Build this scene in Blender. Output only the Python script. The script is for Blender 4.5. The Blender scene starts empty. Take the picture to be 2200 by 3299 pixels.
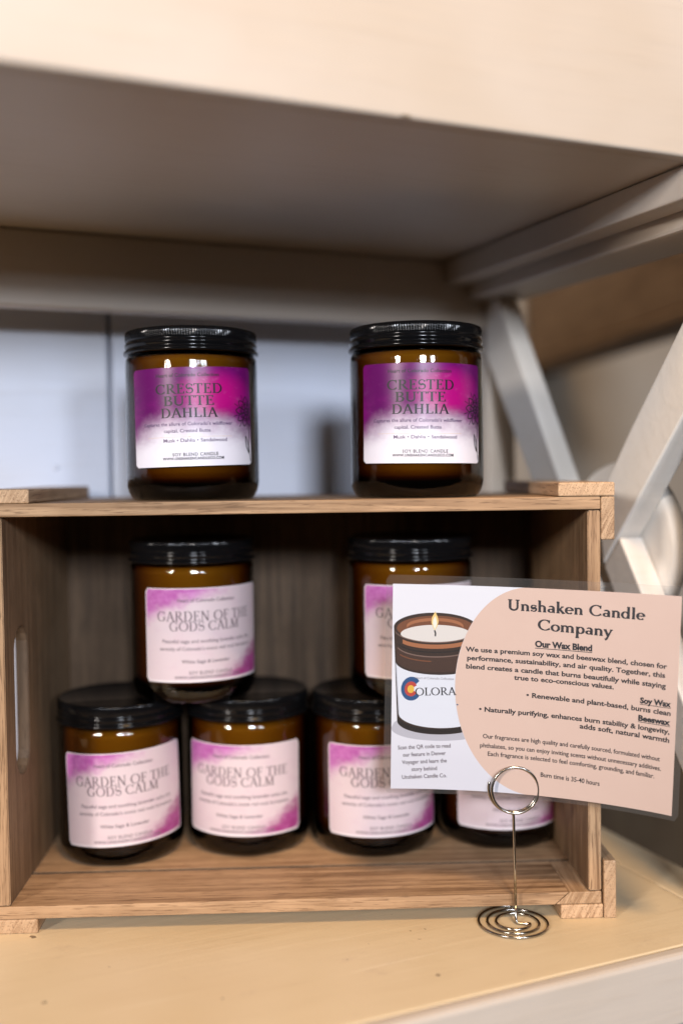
import bpy, bmesh, math, random
from mathutils import Vector, Matrix

random.seed(7)
R = math.radians
scene = bpy.context.scene
COL = scene.collection

# ------------------------------------------------------------------ camera, light, exposure
cam_data = bpy.data.cameras.new("camera")
cam = bpy.data.objects.new("camera", cam_data)
COL.objects.link(cam)
cam.location = (0, 0, 0)
cam.rotation_mode = 'QUATERNION'
pitch, roll = R(-2.12), R(0.7)
fw = Vector((0, math.cos(pitch), math.sin(pitch)))
u0 = Vector((0, -math.sin(pitch), math.cos(pitch)))
r0 = Vector((1, 0, 0))
rt = r0 * math.cos(roll) - u0 * math.sin(roll)
up = u0 * math.cos(roll) + r0 * math.sin(roll)
m3 = Matrix((rt, up, -fw)).transposed()
cam.rotation_quaternion = m3.to_quaternion()
cam_data.sensor_fit = 'HORIZONTAL'
cam_data.sensor_width = 24.0
cam_data.lens = 36.0
cam_data.clip_start = 0.01
cam_data.clip_end = 50
cam_data.dof.use_dof = True
cam_data.dof.focus_distance = 0.533
cam_data.dof.aperture_fstop = 2.1
scene.camera = cam

world = bpy.data.worlds.new("World")
scene.world = world
world.use_nodes = True
wb = world.node_tree.nodes["Background"]
wb.inputs[0].default_value = (1.0, 0.74, 0.52, 1)
wb.inputs[1].default_value = 0.022

CENTER = Vector((0.05, 0.57, 0.02))


def area(name, az, el, dist, sx, sy, power, color, target=CENTER):
    d = Vector((math.sin(R(az)) * math.cos(R(el)), -math.cos(R(az)) * math.cos(R(el)), math.sin(R(el))))
    l = bpy.data.lights.new(name, 'AREA')
    l.shape = 'RECTANGLE'
    l.size, l.size_y = sx, sy
    l.energy = power
    l.color = color
    o = bpy.data.objects.new(name, l)
    COL.objects.link(o)
    o.location = target + d * dist
    o.rotation_euler = (-d).to_track_quat('-Z', 'Y').to_euler()
    return o


COOL = (0.83, 0.89, 1.0)
area("window_light_right", 25, 12, 2.3, 0.22, 0.28, 13, COOL)
area("window_light_middle", 8, 14, 2.3, 0.28, 0.30, 41, COOL)
area("lamp_light_left", -36, 13, 2.2, 0.20, 0.30, 26, (1.0, 0.92, 0.86))
area("ceiling_lamp", 14, 61, 1.5, 0.26, 0.26, 16.5, (1.0, 0.66, 0.35), Vector((0.08, 0.48, -0.1)))
area("ceiling_lamp", -35, 48, 1.8, 0.25, 0.25, 3, (1.0, 0.64, 0.36), Vector((-0.05, 0.45, -0.05)))

scene.view_settings.view_transform = 'Standard'
scene.view_settings.look = 'None'
scene.view_settings.exposure = 0.0
scene.view_settings.gamma = 1.0
scene.view_settings.use_curve_mapping = False
scene.render.engine = 'CYCLES'
scene.cycles.use_denoising = True
scene.cycles.max_bounces = 14
scene.cycles.diffuse_bounces = 5
scene.cycles.glossy_bounces = 6
scene.cycles.transparent_max_bounces = 32
scene.cycles.caustics_reflective = False
scene.cycles.sample_clamp_indirect = 6


# ------------------------------------------------------------------ node helpers
class NT:
    def __init__(self, name):
        self.m = bpy.data.materials.new(name)
        self.m.use_nodes = True
        self.t = self.m.node_tree
        self.b = self.t.nodes["Principled BSDF"]
        self.out = self.t.nodes["Material Output"]

    def n(self, kind, **kw):
        nd = self.t.nodes.new(kind)
        for k, v in kw.items():
            setattr(nd, k, v)
        return nd

    def link(self, a, b):
        self.t.links.new(a, b)

    def put(self, sock, v):
        if hasattr(v, 'is_output'):
            self.link(v, sock)
        else:
            sock.default_value = v

    def math(self, op, a, b=0.0, c=None, clamp=False):
        nd = self.n('ShaderNodeMath', operation=op)
        nd.use_clamp = clamp
        self.put(nd.inputs[0], a)
        self.put(nd.inputs[1], b)
        if c is not None:
            self.put(nd.inputs[2], c)
        return nd.outputs[0]

    def sstep(self, v, lo, hi):
        nd = self.n('ShaderNodeMapRange', interpolation_type='SMOOTHSTEP')
        self.put(nd.inputs[0], v)
        nd.inputs[1].default_value = lo
        nd.inputs[2].default_value = hi
        return nd.outputs[0]

    def mix(self, f, a, b, blend='MIX'):
        nd = self.n('ShaderNodeMix', data_type='RGBA', blend_type=blend)
        self.put(nd.inputs[0], f)
        self.put(nd.inputs[6], a)
        self.put(nd.inputs[7], b)
        return nd.outputs[2]

    def noise(self, vec, scale, detail=4, rough=0.55, dist=0.0):
        nd = self.n('ShaderNodeTexNoise')
        self.link(vec, nd.inputs['Vector'])
        nd.inputs['Scale'].default_value = scale
        nd.inputs['Detail'].default_value = detail
        nd.inputs['Roughness'].default_value = rough
        nd.inputs['Distortion'].default_value = dist
        return nd.outputs[0]

    def mapping(self, vec, scale=(1, 1, 1), loc=(0, 0, 0), rot=(0, 0, 0)):
        nd = self.n('ShaderNodeMapping')
        self.link(vec, nd.inputs[0])
        nd.inputs[1].default_value = loc
        nd.inputs[2].default_value = rot
        nd.inputs[3].default_value = scale
        return nd.outputs[0]

    def bump(self, h, strength=0.2, dist=0.001):
        nd = self.n('ShaderNodeBump')
        nd.inputs['Strength'].default_value = strength
        nd.inputs['Distance'].default_value = dist
        self.link(h, nd.inputs['Height'])
        self.link(nd.outputs[0], self.b.inputs['Normal'])
        return nd.outputs[0]


def c4(r, g, b):
    return (r, g, b, 1.0)


def solid(name, col, rough=0.5, metal=0.0, spec=0.5):
    k = NT(name)
    k.b.inputs['Base Color'].default_value = c4(*col)
    k.b.inputs['Roughness'].default_value = rough
    k.b.inputs['Metallic'].default_value = metal
    k.b.inputs['Specular IOR Level'].default_value = spec
    return k.m


def obj_vec(k):
    """object coordinates shifted by a random amount per object"""
    tc = k.n('ShaderNodeTexCoord')
    oi = k.n('ShaderNodeObjectInfo')
    sc = k.n('ShaderNodeVectorMath', operation='SCALE')
    cb = k.n('ShaderNodeCombineXYZ')
    k.link(oi.outputs['Random'], cb.inputs[0])
    k.link(oi.outputs['Random'], cb.inputs[1])
    k.link(oi.outputs['Random'], cb.inputs[2])
    k.link(cb.outputs[0], sc.inputs[0])
    sc.inputs[3].default_value = 3.7
    ad = k.n('ShaderNodeVectorMath', operation='ADD')
    k.link(tc.outputs['Object'], ad.inputs[0])
    k.link(sc.outputs[0], ad.inputs[1])
    return ad.outputs[0], oi.outputs['Random'], tc.outputs['Object']


def wood(name, axis, light=(0.46, 0.292, 0.165), dark=(0.17, 0.092, 0.044), scale=1.0, end=False):
    k = NT(name)
    v, rnd, raw = obj_vec(k)
    s = [270.0 * scale] * 3
    s[axis] = 8.0 * scale
    rot = (0, 0, 0)
    if end:
        s = [60.0, 4.0, 620.0]
        rot = (0, R(62), 0)
    s2 = [1300.0 * scale] * 3
    s2[axis] = 75.0 * scale
    g1 = k.noise(k.mapping(k.mapping(v, rot=rot), tuple(s)), 1.0, 3, 0.6, 0.6)
    g2 = k.noise(k.mapping(v, tuple(s2)), 1.0, 2, 0.6)
    g3 = k.noise(v, 30.0, 3, 0.5)
    f = k.math('MULTIPLY', k.sstep(g1, 0.36, 0.64), k.math('MULTIPLY_ADD', k.sstep(k.noise(v, 14.0, 3, 0.5), 0.35, 0.65), 0.65, 0.35))
    col = k.mix(f, c4(*light), c4(*dark))
    pores = k.sstep(g2, 0.54, 0.68)
    col = k.mix(k.math('MULTIPLY', pores, 0.65), col, c4(dark[0] * 0.55, dark[1] * 0.5, dark[2] * 0.45))
    col = k.mix(k.math('MULTIPLY', k.sstep(g3, 0.42, 0.72), 0.5), col, c4(light[0] * 0.62, light[1] * 0.58, light[2] * 0.52))
    # board to board tone
    tone = k.math('MULTIPLY_ADD', rnd, 0.22, 0.89)
    mul = k.n('ShaderNodeVectorMath', operation='SCALE')
    k.link(col, mul.inputs[0])
    k.link(tone, mul.inputs[3])
    k.link(mul.outputs[0], k.b.inputs['Base Color'])
    k.b.inputs['Roughness'].default_value = 0.62
    k.b.inputs['Specular IOR Level'].default_value = 0.3
    h = k.math('ADD', k.math('MULTIPLY', g1, 0.6), k.math('MULTIPLY', g2, 0.5))
    k.bump(h, 0.35, 0.0006)
    return k.m


def paint(name, col, specks=0.0, rough=0.42):
    k = NT(name)
    v, rnd, raw = obj_vec(k)
    b1 = k.noise(k.mapping(v, (14, 160, 160)), 1.0, 4, 0.6)
    b2 = k.noise(v, 55.0, 4, 0.6)
    b3 = k.noise(v, 7.0, 3, 0.55)
    base = k.mix(k.sstep(b3, 0.35, 0.7), c4(*col), c4(col[0] * 0.93, col[1] * 0.90, col[2] * 0.85))
    base = k.mix(k.math('MULTIPLY', k.sstep(b1, 0.5, 0.75), 0.20), base, c4(col[0] * 0.8, col[1] * 0.74, col[2] * 0.66))
    if specks:
        vo = k.n('ShaderNodeTexVoronoi')
        wv = k.n('ShaderNodeVectorMath', operation='MULTIPLY_ADD')
        cc = k.n('ShaderNodeTexNoise')
        k.link(v, cc.inputs['Vector'])
        cc.inputs['Scale'].default_value = 220.0
        k.link(cc.outputs[1], wv.inputs[0])
        wv.inputs[1].default_value = (0.005, 0.005, 0.005)
        k.link(v, wv.inputs[2])
        k.link(wv.outputs[0], vo.inputs['Vector'])
        vo.inputs['Scale'].default_value = 52.0
        sp = k.n('ShaderNodeSeparateColor')
        k.link(vo.outputs['Color'], sp.inputs[0])
        size = k.math('MULTIPLY', k.math('POWER', sp.outputs[0], 4.0), 0.11)
        hit = k.math('LESS_THAN', vo.outputs['Distance'], size)
        base = k.mix(k.math('MULTIPLY', hit, specks), base, c4(0.12, 0.08, 0.05))
        vo2 = k.n('ShaderNodeTexVoronoi')
        k.link(wv.outputs[0], vo2.inputs['Vector'])
        vo2.inputs['Scale'].default_value = 120.0
        sp2 = k.n('ShaderNodeSeparateColor')
        k.link(vo2.outputs['Color'], sp2.inputs[0])
        hit2 = k.math('LESS_THAN', vo2.outputs['Distance'], k.math('MULTIPLY', k.math('POWER', sp2.outputs[0], 9.0), 0.12))
        base = k.mix(k.math('MULTIPLY', hit2, 0.6), base, c4(0.22, 0.15, 0.09))
        scr = k.sstep(k.noise(k.mapping(v, (9, 420, 60), rot=(0, 0, 0.35)), 1.0, 2, 0.5), 0.70, 0.74)
        base = k.mix(k.math('MULTIPLY', scr, 0.30), base, c4(0.80, 0.70, 0.55))
        sm = k.sstep(k.noise(k.mapping(v, (30, 55, 55)), 1.0, 6, 0.7), 0.58, 0.74)
        base = k.mix(k.math('MULTIPLY', sm, 0.40), base, c4(0.45, 0.34, 0.24))
    k.link(base, k.b.inputs['Base Color'])
    k.b.inputs['Roughness'].default_value = rough
    k.b.inputs['Specular IOR Level'].default_value = 0.4
    h = k.math('ADD', k.math('MULTIPLY', b1, 0.7), k.math('MULTIPLY', b2, 0.5))
    k.bump(h, 0.22, 0.0015)
    return k.m


def amber_glass():
    k = NT("amber_glass")
    t = k.t
    t.nodes.remove(k.b)
    tc = k.n('ShaderNodeTexCoord')
    nz = k.noise(k.mapping(tc.outputs['Object'], (260, 260, 60)), 1.0, 3, 0.6)
    nz2 = k.noise(tc.outputs['Object'], 900.0, 2, 0.5)
    bp = k.n('ShaderNodeBump')
    bp.inputs['Strength'].default_value = 0.25
    bp.inputs['Distance'].default_value = 0.0006
    k.link(k.math('MULTIPLY_ADD', nz2, 0.25, nz), bp.inputs['Height'])
    fr = k.n('ShaderNodeFresnel')
    fr.inputs[0].default_value = 1.52
    k.link(bp.outputs[0], fr.inputs['Normal'])
    gl = k.n('ShaderNodeBsdfGlossy')
    gl.inputs['Color'].default_value = c4(1, 1, 1)
    gl.inputs['Roughness'].default_value = 0.04
    k.link(bp.outputs[0], gl.inputs['Normal'])
    tr = k.n('ShaderNodeBsdfTransparent')
    tr.inputs[0].default_value = c4(1, 1, 1)
    mx = k.n('ShaderNodeMixShader')
    ge = k.n('ShaderNodeNewGeometry')
    k.link(k.math('MULTIPLY', fr.outputs[0], k.math('SUBTRACT', 1.0, ge.outputs['Backfacing'])), mx.inputs[0])
    k.link(tr.outputs[0], mx.inputs[1])
    k.link(gl.outputs[0], mx.inputs[2])
    k.link(mx.outputs[0], k.out.inputs['Surface'])
    va = k.n('ShaderNodeVolumeAbsorption')
    va.inputs['Color'].default_value = c4(0.655, 0.50, 0.0)
    va.inputs['Density'].default_value = 1850.0
    k.link(va.outputs[0], k.out.inputs['Volume'])
    return k.m


def clear_film():
    k = NT("clear_film")
    k.t.nodes.remove(k.b)
    fr = k.n('ShaderNodeFresnel')
    fr.inputs[0].default_value = 1.5
    gl = k.n('ShaderNodeBsdfGlossy')
    gl.inputs['Roughness'].default_value = 0.12
    tr = k.n('ShaderNodeBsdfTransparent')
    tr.inputs[0].default_value = c4(0.985, 0.985, 0.985)
    df = k.n('ShaderNodeBsdfDiffuse')
    df.inputs[0].default_value = c4(0.8, 0.78, 0.76)
    m0 = k.n('ShaderNodeMixShader')
    m0.inputs[0].default_value = 0.022
    k.link(tr.outputs[0], m0.inputs[1])
    k.link(df.outputs[0], m0.inputs[2])
    mx = k.n('ShaderNodeMixShader')
    k.link(fr.outputs[0], mx.inputs[0])
    k.link(m0.outputs[0], mx.inputs[1])
    k.link(gl.outputs[0], mx.inputs[2])
    k.link(mx.outputs[0], k.out.inputs['Surface'])
    return k.m


def label_crested():
    k = NT("magenta_watercolour_paper")
    tc = k.n('ShaderNodeTexCoord')
    uv = k.n('ShaderNodeSeparateXYZ')
    k.link(tc.outputs['UV'], uv.inputs[0])
    u, v = uv.outputs[0], uv.outputs[1]
    n1 = k.noise(tc.outputs['UV'], 4.0, 6, 0.62, 0.3)
    n2 = k.noise(tc.outputs['UV'], 11.0, 6, 0.7, 0.2)
    n3 = k.noise(k.mapping(tc.outputs['UV'], (1, 1, 1), (3.1, 1.7, 0)), 2.6, 5, 0.6, 0.4)
    # height of the wash edge: low at the left and right, high in the middle
    du = k.math('SUBTRACT', u, 0.50)
    edge = k.math('MULTIPLY_ADD', k.math('MULTIPLY', du, du), -0.85, 0.46)
    hgt = k.math('SUBTRACT', v, edge)
    hgt = k.math('ADD', hgt, k.math('MULTIPLY', k.math('SUBTRACT', n1, 0.5), 0.24))
    hgt = k.math('ADD', hgt, k.math('MULTIPLY', k.math('SUBTRACT', n2, 0.5), 0.14))
    wash = k.sstep(hgt, -0.26, 0.20)
    wash = k.math('POWER', wash, 1.1)
    # hot magenta patch right of centre
    hx = k.math('MULTIPLY', k.math('SUBTRACT', u, 0.68), 2.6)
    hy = k.math('MULTIPLY', k.math('SUBTRACT', v, 0.72), 3.0)
    dd = k.math('ADD', k.math('MULTIPLY', hx, hx), k.math('MULTIPLY', hy, hy))
    hot = k.math('SUBTRACT', 1.0, k.sstep(k.math('ADD', dd, k.math('MULTIPLY', k.math('SUBTRACT', n3, 0.5), 0.6)), 0.0, 0.75))
    purple = k.mix(k.sstep(n3, 0.35, 0.7), c4(0.115, 0.002, 0.10), c4(0.20, 0.004, 0.155))
    colr = k.mix(hot, purple, c4(0.44, 0.002, 0.18))
    paper = c4(0.84, 0.79, 0.84)
    fin = k.mix(wash, paper, colr)
    pale = k.math('MULTIPLY', k.sstep(n2, 0.55, 0.8), 0.15)
    fin = k.mix(pale, fin, c4(0.80, 0.45, 0.72))
    fin = k.mix(k.math('MULTIPLY', k.math('SUBTRACT', 1.0, k.sstep(v, 0.06, 0.30)), 0.8), fin, paper)
    k.link(fin, k.b.inputs['Base Color'])
    k.b.inputs['Roughness'].default_value = 0.32
    k.b.inputs['Specular IOR Level'].default_value = 0.45
    return k.m


def label_garden():
    k = NT("pale_lilac_watercolour_paper")
    tc = k.n('ShaderNodeTexCoord')
    uv = k.n('ShaderNodeSeparateXYZ')
    k.link(tc.outputs['UV'], uv.inputs[0])
    u, v = uv.outputs[0], uv.outputs[1]
    n1 = k.noise(tc.outputs['UV'], 5.0, 6, 0.6, 0.5)
    n2 = k.noise(k.mapping(tc.outputs['UV'], (1, 1, 1), (5.3, 2.2, 0)), 9.0, 5, 0.65, 0.3)
    tl = k.math('SUBTRACT', v, k.math('MULTIPLY_ADD', u, 0.60, 0.67))
    tl = k.math('ADD', tl, k.math('MULTIPLY', k.math('SUBTRACT', n1, 0.5), 0.34))
    f1 = k.sstep(tl, -0.12, 0.12)
    br = k.math('SUBTRACT', k.math('MULTIPLY_ADD', u, 0.90, -0.55), v)
    br = k.math('ADD', br, k.math('MULTIPLY', k.math('SUBTRACT', n2, 0.5), 0.26))
    f2 = k.sstep(br, -0.12, 0.12)
    soft = k.math('MULTIPLY', k.sstep(n1, 0.45, 0.72), 0.30)
    base = k.mix(soft, c4(0.64, 0.525, 0.55), c4(0.58, 0.40, 0.48))
    wash = k.mix(k.sstep(n2, 0.35, 0.7), c4(0.40, 0.085, 0.33), c4(0.55, 0.21, 0.48))
    base = k.mix(f1, base, wash)
    wash2 = k.mix(k.sstep(n1, 0.35, 0.7), c4(0.29, 0.03, 0.16), c4(0.45, 0.11, 0.32))
    base = k.mix(f2, base, wash2)
    k.link(base, k.b.inputs['Base Color'])
    k.b.inputs['Roughness'].default_value = 0.35
    return k.m


def card_paper():
    """white card with a big peach disc printed on its right; uv in metres from the bottom left"""
    k = NT("printed_card_paper")
    tc = k.n('ShaderNodeTexCoord')
    uv = k.n('ShaderNodeSeparateXYZ')
    k.link(tc.outputs['UV'], uv.inputs[0])
    u, v = uv.outputs[0], uv.outputs[1]
    dx = k.math('DIVIDE', k.math('SUBTRACT', u, 0.0733), 0.0402)
    dy = k.math('DIVIDE', k.math('SUBTRACT', v, 0.0535), 0.0537)
    d2 = k.math('ADD', k.math('MULTIPLY', dx, dx), k.math('MULTIPLY', dy, dy))
    ins = k.math('LESS_THAN', d2, 1.0)
    right = k.math('GREATER_THAN', u, 0.0733)
    ins = k.math('MAXIMUM', ins, right)
    n = k.noise(tc.outputs['UV'], 60.0, 4, 0.6)
    peach = k.mix(n, c4(0.84, 0.58, 0.455), c4(0.80, 0.54, 0.42))
    # soft grey shade of the printed photograph under the printed jar
    white = k.mix(k.sstep(k.math('SUBTRACT', 0.055, v), 0.0, 0.05), c4(0.90, 0.85, 0.86), c4(0.80, 0.75, 0.78))
    k.link(k.mix(ins, white, peach), k.b.inputs['Base Color'])
    k.b.inputs['Roughness'].default_value = 0.30
    k.b.inputs['Coat Weight'].default_value = 0.3
    k.b.inputs['Coat Roughness'].default_value = 0.15
    return k.m


M = {
    'wood_x': wood("paulownia_wood_x", 0),
    'wood_y': wood("paulownia_wood_y", 1),
    'wood_z': wood("paulownia_wood_z", 2),
    'wood_dark_face': wood("dark_brown_wood", 2, (0.27, 0.175, 0.10), (0.14, 0.083, 0.045)),  # darker brown for the broad faces of the end panels
    'wood_recess_shade': wood("recess_shade_wood", 2, (0.11, 0.072, 0.045), (0.06, 0.038, 0.022)),  # recess shade put into the wood colour: hand slot rim, slat gap
    'wood_back': wood("shaded_back_wood", 2, (0.125, 0.077, 0.043), (0.05, 0.029, 0.015)),  # shade inside the crate put into the colour of the back slats
    'wood_end': wood("paulownia_end_grain", 1, (0.55, 0.37, 0.225), (0.27, 0.155, 0.08), end=True),
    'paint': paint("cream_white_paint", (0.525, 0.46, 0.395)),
    'paint_bright': paint("bright_white_paint", (0.80, 0.765, 0.72)),  # brighter white than the other boards, for braces and medallion
    'paint_worn': paint("worn_cream_paint", (0.66, 0.535, 0.355), 0.85),
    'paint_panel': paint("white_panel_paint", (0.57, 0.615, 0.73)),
    'wall': paint("taupe_wall_paint", (0.40, 0.355, 0.30), rough=0.8),
    'wall_shade_chip': wood("wall_shade_and_chip_brown", 2, (0.13, 0.095, 0.06), (0.08, 0.055, 0.035), 0.2),  # shade of the lower wall as a brown colour; also colours the chip
    'cabinet': wood("brown_cabinet_wood", 1, (0.25, 0.165, 0.095), (0.18, 0.112, 0.062), 0.15),
    'glass': amber_glass(),
    'film': clear_film(),
    'wax': solid("soy_wax", (0.80, 0.72, 0.58), 0.55),
    'lid': solid("black_lid_metal", (0.004, 0.004, 0.0045), 0.12, 0.0, 0.22),
    'ink': solid("black_ink", (0.008, 0.006, 0.010), 0.45),
    'ink_soft': solid("soft_violet_ink", (0.10, 0.06, 0.13), 0.4),
    'ink_grey': solid("grey_ink", (0.16, 0.12, 0.13), 0.4),
    'gold': solid("gold_ink", (0.70, 0.48, 0.28), 0.4),
    'wire': solid("nickel_wire", (0.46, 0.43, 0.39), 0.20, 1.0),
    'crested': label_crested(),
    'garden': label_garden(),
    'border': solid("label_white_border", (0.78, 0.70, 0.72), 0.35),
    'card': card_paper(),
    'p_brown': solid("print_dark_brown", (0.035, 0.016, 0.010), 0.3),
    'p_brown2': solid("print_warm_brown", (0.060, 0.026, 0.016), 0.3),
    'p_black': solid("print_black", (0.012, 0.007, 0.006), 0.3),
    'p_glow': solid("print_glowing_amber", (0.42, 0.15, 0.06), 0.3),
    'p_glint': solid("print_glint", (0.22, 0.13, 0.10), 0.3),
    'p_pale': solid("print_pale_grey", (0.66, 0.64, 0.68), 0.3),
    'p_amber': solid("print_amber", (0.20, 0.065, 0.025), 0.3),
    'p_wax': solid("print_wax", (0.82, 0.73, 0.65), 0.3),
    'p_white': solid("print_white", (0.82, 0.80, 0.83), 0.3),
    'p_flame': solid("print_flame", (0.92, 0.62, 0.22), 0.3),
    'p_core': solid("print_flame_core", (0.95, 0.90, 0.72), 0.3),
    'p_blue': solid("print_blue", (0.020, 0.085, 0.22), 0.3),
    'p_red': solid("print_red", (0.55, 0.06, 0.04), 0.3),
    'p_yellow': solid("print_yellow", (0.85, 0.50, 0.06), 0.3),
    'p_shade': solid("print_shadow_grey", (0.55, 0.51, 0.54), 0.3),
    'peach': solid("print_peach", (0.74, 0.48, 0.375), 0.3),
}


# ------------------------------------------------------------------ object helpers
def link_mesh(name, me, parent=None):
    o = bpy.data.objects.new(name, me)
    COL.objects.link(o)
    if parent is not None:
        o.parent = parent
    return o


def thing(name, label, cat, loc=(0, 0, 0), rotz=0.0, group=None):
    o = bpy.data.objects.new(name, None)
    o.empty_display_size = 0.02
    COL.objects.link(o)
    o.location = loc
    o.rotation_euler = (0, 0, rotz)
    o['label'] = label
    o['category'] = cat
    if group:
        o['group'] = group
    return o


def finish(bm, name, mats, parent=None, smooth=False):
    me = bpy.data.meshes.new(name)
    bm.normal_update()
    bm.to_mesh(me)
    bm.free()
    for m in (mats if isinstance(mats, (list, tuple)) else [mats]):
        me.materials.append(m)
    if smooth:
        for p in me.polygons:
            p.use_smooth = True
    return link_mesh(name, me, parent)


def add_box(bm, x0, x1, y0, y1, z0, z1, bevel=0.0006, seg=2):
    b2 = bmesh.new()
    vs = [b2.verts.new((x, y, z)) for x in (x0, x1) for y in (y0, y1) for z in (z0, z1)]
    for f in ((0, 1, 3, 2), (4, 6, 7, 5), (0, 4, 5, 1), (2, 3, 7, 6), (0, 2, 6, 4), (1, 5, 7, 3)):
        b2.faces.new([vs[i] for i in f])
    bmesh.ops.recalc_face_normals(b2, faces=b2.faces)
    if bevel:
        bmesh.ops.bevel(b2, geom=list(b2.edges), offset=bevel, segments=seg, affect='EDGES', profile=0.5)
    merge(bm, b2)


def merge(bm, b2):
    mp = {}
    for v in b2.verts:
        mp[v] = bm.verts.new(v.co)
    for f in b2.faces:
        try:
            nf = bm.faces.new([mp[v] for v in f.verts])
            nf.material_index = f.material_index
            nf.smooth = f.smooth
        except ValueError:
            pass
    b2.free()


def box(name, x0, x1, y0, y1, z0, z1, mat, parent, bevel=0.0006):
    bm = bmesh.new()
    add_box(bm, x0, x1, y0, y1, z0, z1, bevel)
    return finish(bm, name, mat, parent)


def prism(name, poly, a0, a1, axes, mat, parent, bevel=0.0006):
    """extrude polygon (list of 2D) along a third axis. axes = (i,j,k): poly axes i,j, extrude k"""
    bm = bmesh.new()

    def vec(p, a):
        c = [0, 0, 0]
        c[axes[0]], c[axes[1]], c[axes[2]] = p[0], p[1], a
        return c
    A = [bm.verts.new(vec(p, a0)) for p in poly]
    B = [bm.verts.new(vec(p, a1)) for p in poly]
    bm.faces.new(A)
    bm.faces.new(list(reversed(B)))
    n = len(poly)
    for i in range(n):
        bm.faces.new((A[i], B[i], B[(i + 1) % n], A[(i + 1) % n]))
    bmesh.ops.recalc_face_normals(bm, faces=bm.faces)
    if bevel:
        bmesh.ops.bevel(bm, geom=list(bm.edges), offset=bevel, segments=2, affect='EDGES', profile=0.5)
    return finish(bm, name, mat, parent)


def lathe(bm, prof, n=96, radial=None, closed=False):
    """prof: list of (r,z); radial(angle, row) multiplies radius"""
    rows = []
    for j, (r, z) in enumerate(prof):
        if r < 1e-7:
            rows.append([bm.verts.new((0, 0, z))])
        else:
            row = []
            for i in range(n):
                a = 2 * math.pi * i / n
                rr = r * (radial(i, j) if radial else 1.0)
                row.append(bm.verts.new((rr * math.cos(a), rr * math.sin(a), z)))
            rows.append(row)
    pairs = list(zip(rows[:-1], rows[1:]))
    if closed:
        pairs.append((rows[-1], rows[0]))
    for A, B in pairs:
        if len(A) == 1 and len(B) == 1:
            continue
        for i in range(n):
            k = (i + 1) % n
            if len(A) == 1:
                bm.faces.new((A[0], B[i], B[k]))
            elif len(B) == 1:
                bm.faces.new((A[i], B[0], A[k]))
            else:
                bm.faces.new((A[i], B[i], B[k], A[k]))
    bmesh.ops.recalc_face_normals(bm, faces=bm.faces)


def tube(bm, pts, rad, n=12, cap=True):
    pts = [Vector(p) for p in pts]
    rows = []
    prev = None
    for i, p in enumerate(pts):
        t = (pts[min(i + 1, len(pts) - 1)] - pts[max(i - 1, 0)]).normalized()
        if prev is None:
            a = t.orthogonal().normalized()
        else:
            a = (prev - t * prev.dot(t)).normalized()
        prev = a
        b = t.cross(a)
        rows.append([bm.verts.new(p + (a * math.cos(2 * math.pi * k / n) + b * math.sin(2 * math.pi * k / n)) * rad) for k in range(n)])
    for A, B in zip(rows[:-1], rows[1:]):
        for k in range(n):
            bm.faces.new((A[k], A[(k + 1) % n], B[(k + 1) % n], B[k]))
    if cap:
        bm.faces.new(list(reversed(rows[0])))
        bm.faces.new(rows[-1])


# ------------------------------------------------------------------ lettering (flat 2D, mapped on a surface later)
_txt_cache = {}


def sans(text, bold=0.0, spacing=1.0):
    """built-in sans font -> (verts2d, faces) normalised: x0=0, baseline y=0, cap height 1"""
    key = (text, bold, spacing)
    if key in _txt_cache:
        return _txt_cache[key]
    cu = bpy.data.curves.new("lettering", 'FONT')
    cu.body = text
    cu.size = 1.0
    cu.offset = bold
    cu.space_character = spacing
    cu.resolution_u = 3
    cu.fill_mode = 'FRONT'
    ob = bpy.data.objects.new("lettering", cu)
    COL.objects.link(ob)
    dg = bpy.context.evaluated_depsgraph_get()
    me = bpy.data.meshes.new_from_object(ob.evaluated_get(dg))
    vs = [(v.co.x, v.co.y) for v in me.vertices]
    fs = [tuple(p.vertices) for p in me.polygons]
    bpy.data.objects.remove(ob)
    bpy.data.curves.remove(cu)
    bpy.data.meshes.remove(me)
    x0 = min(v[0] for v in vs)
    vs = [((x - x0) / 0.727, y / 0.727) for x, y in vs]
    _txt_cache[key] = (vs, fs)
    return vs, fs


def arc(cx, cy, rx, ry, a0, a1, n=14):
    return [(cx + rx * math.cos(R(a0 + (a1 - a0) * i / n)), cy + ry * math.sin(R(a0 + (a1 - a0) * i / n))) for i in range(n + 1)]


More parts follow.
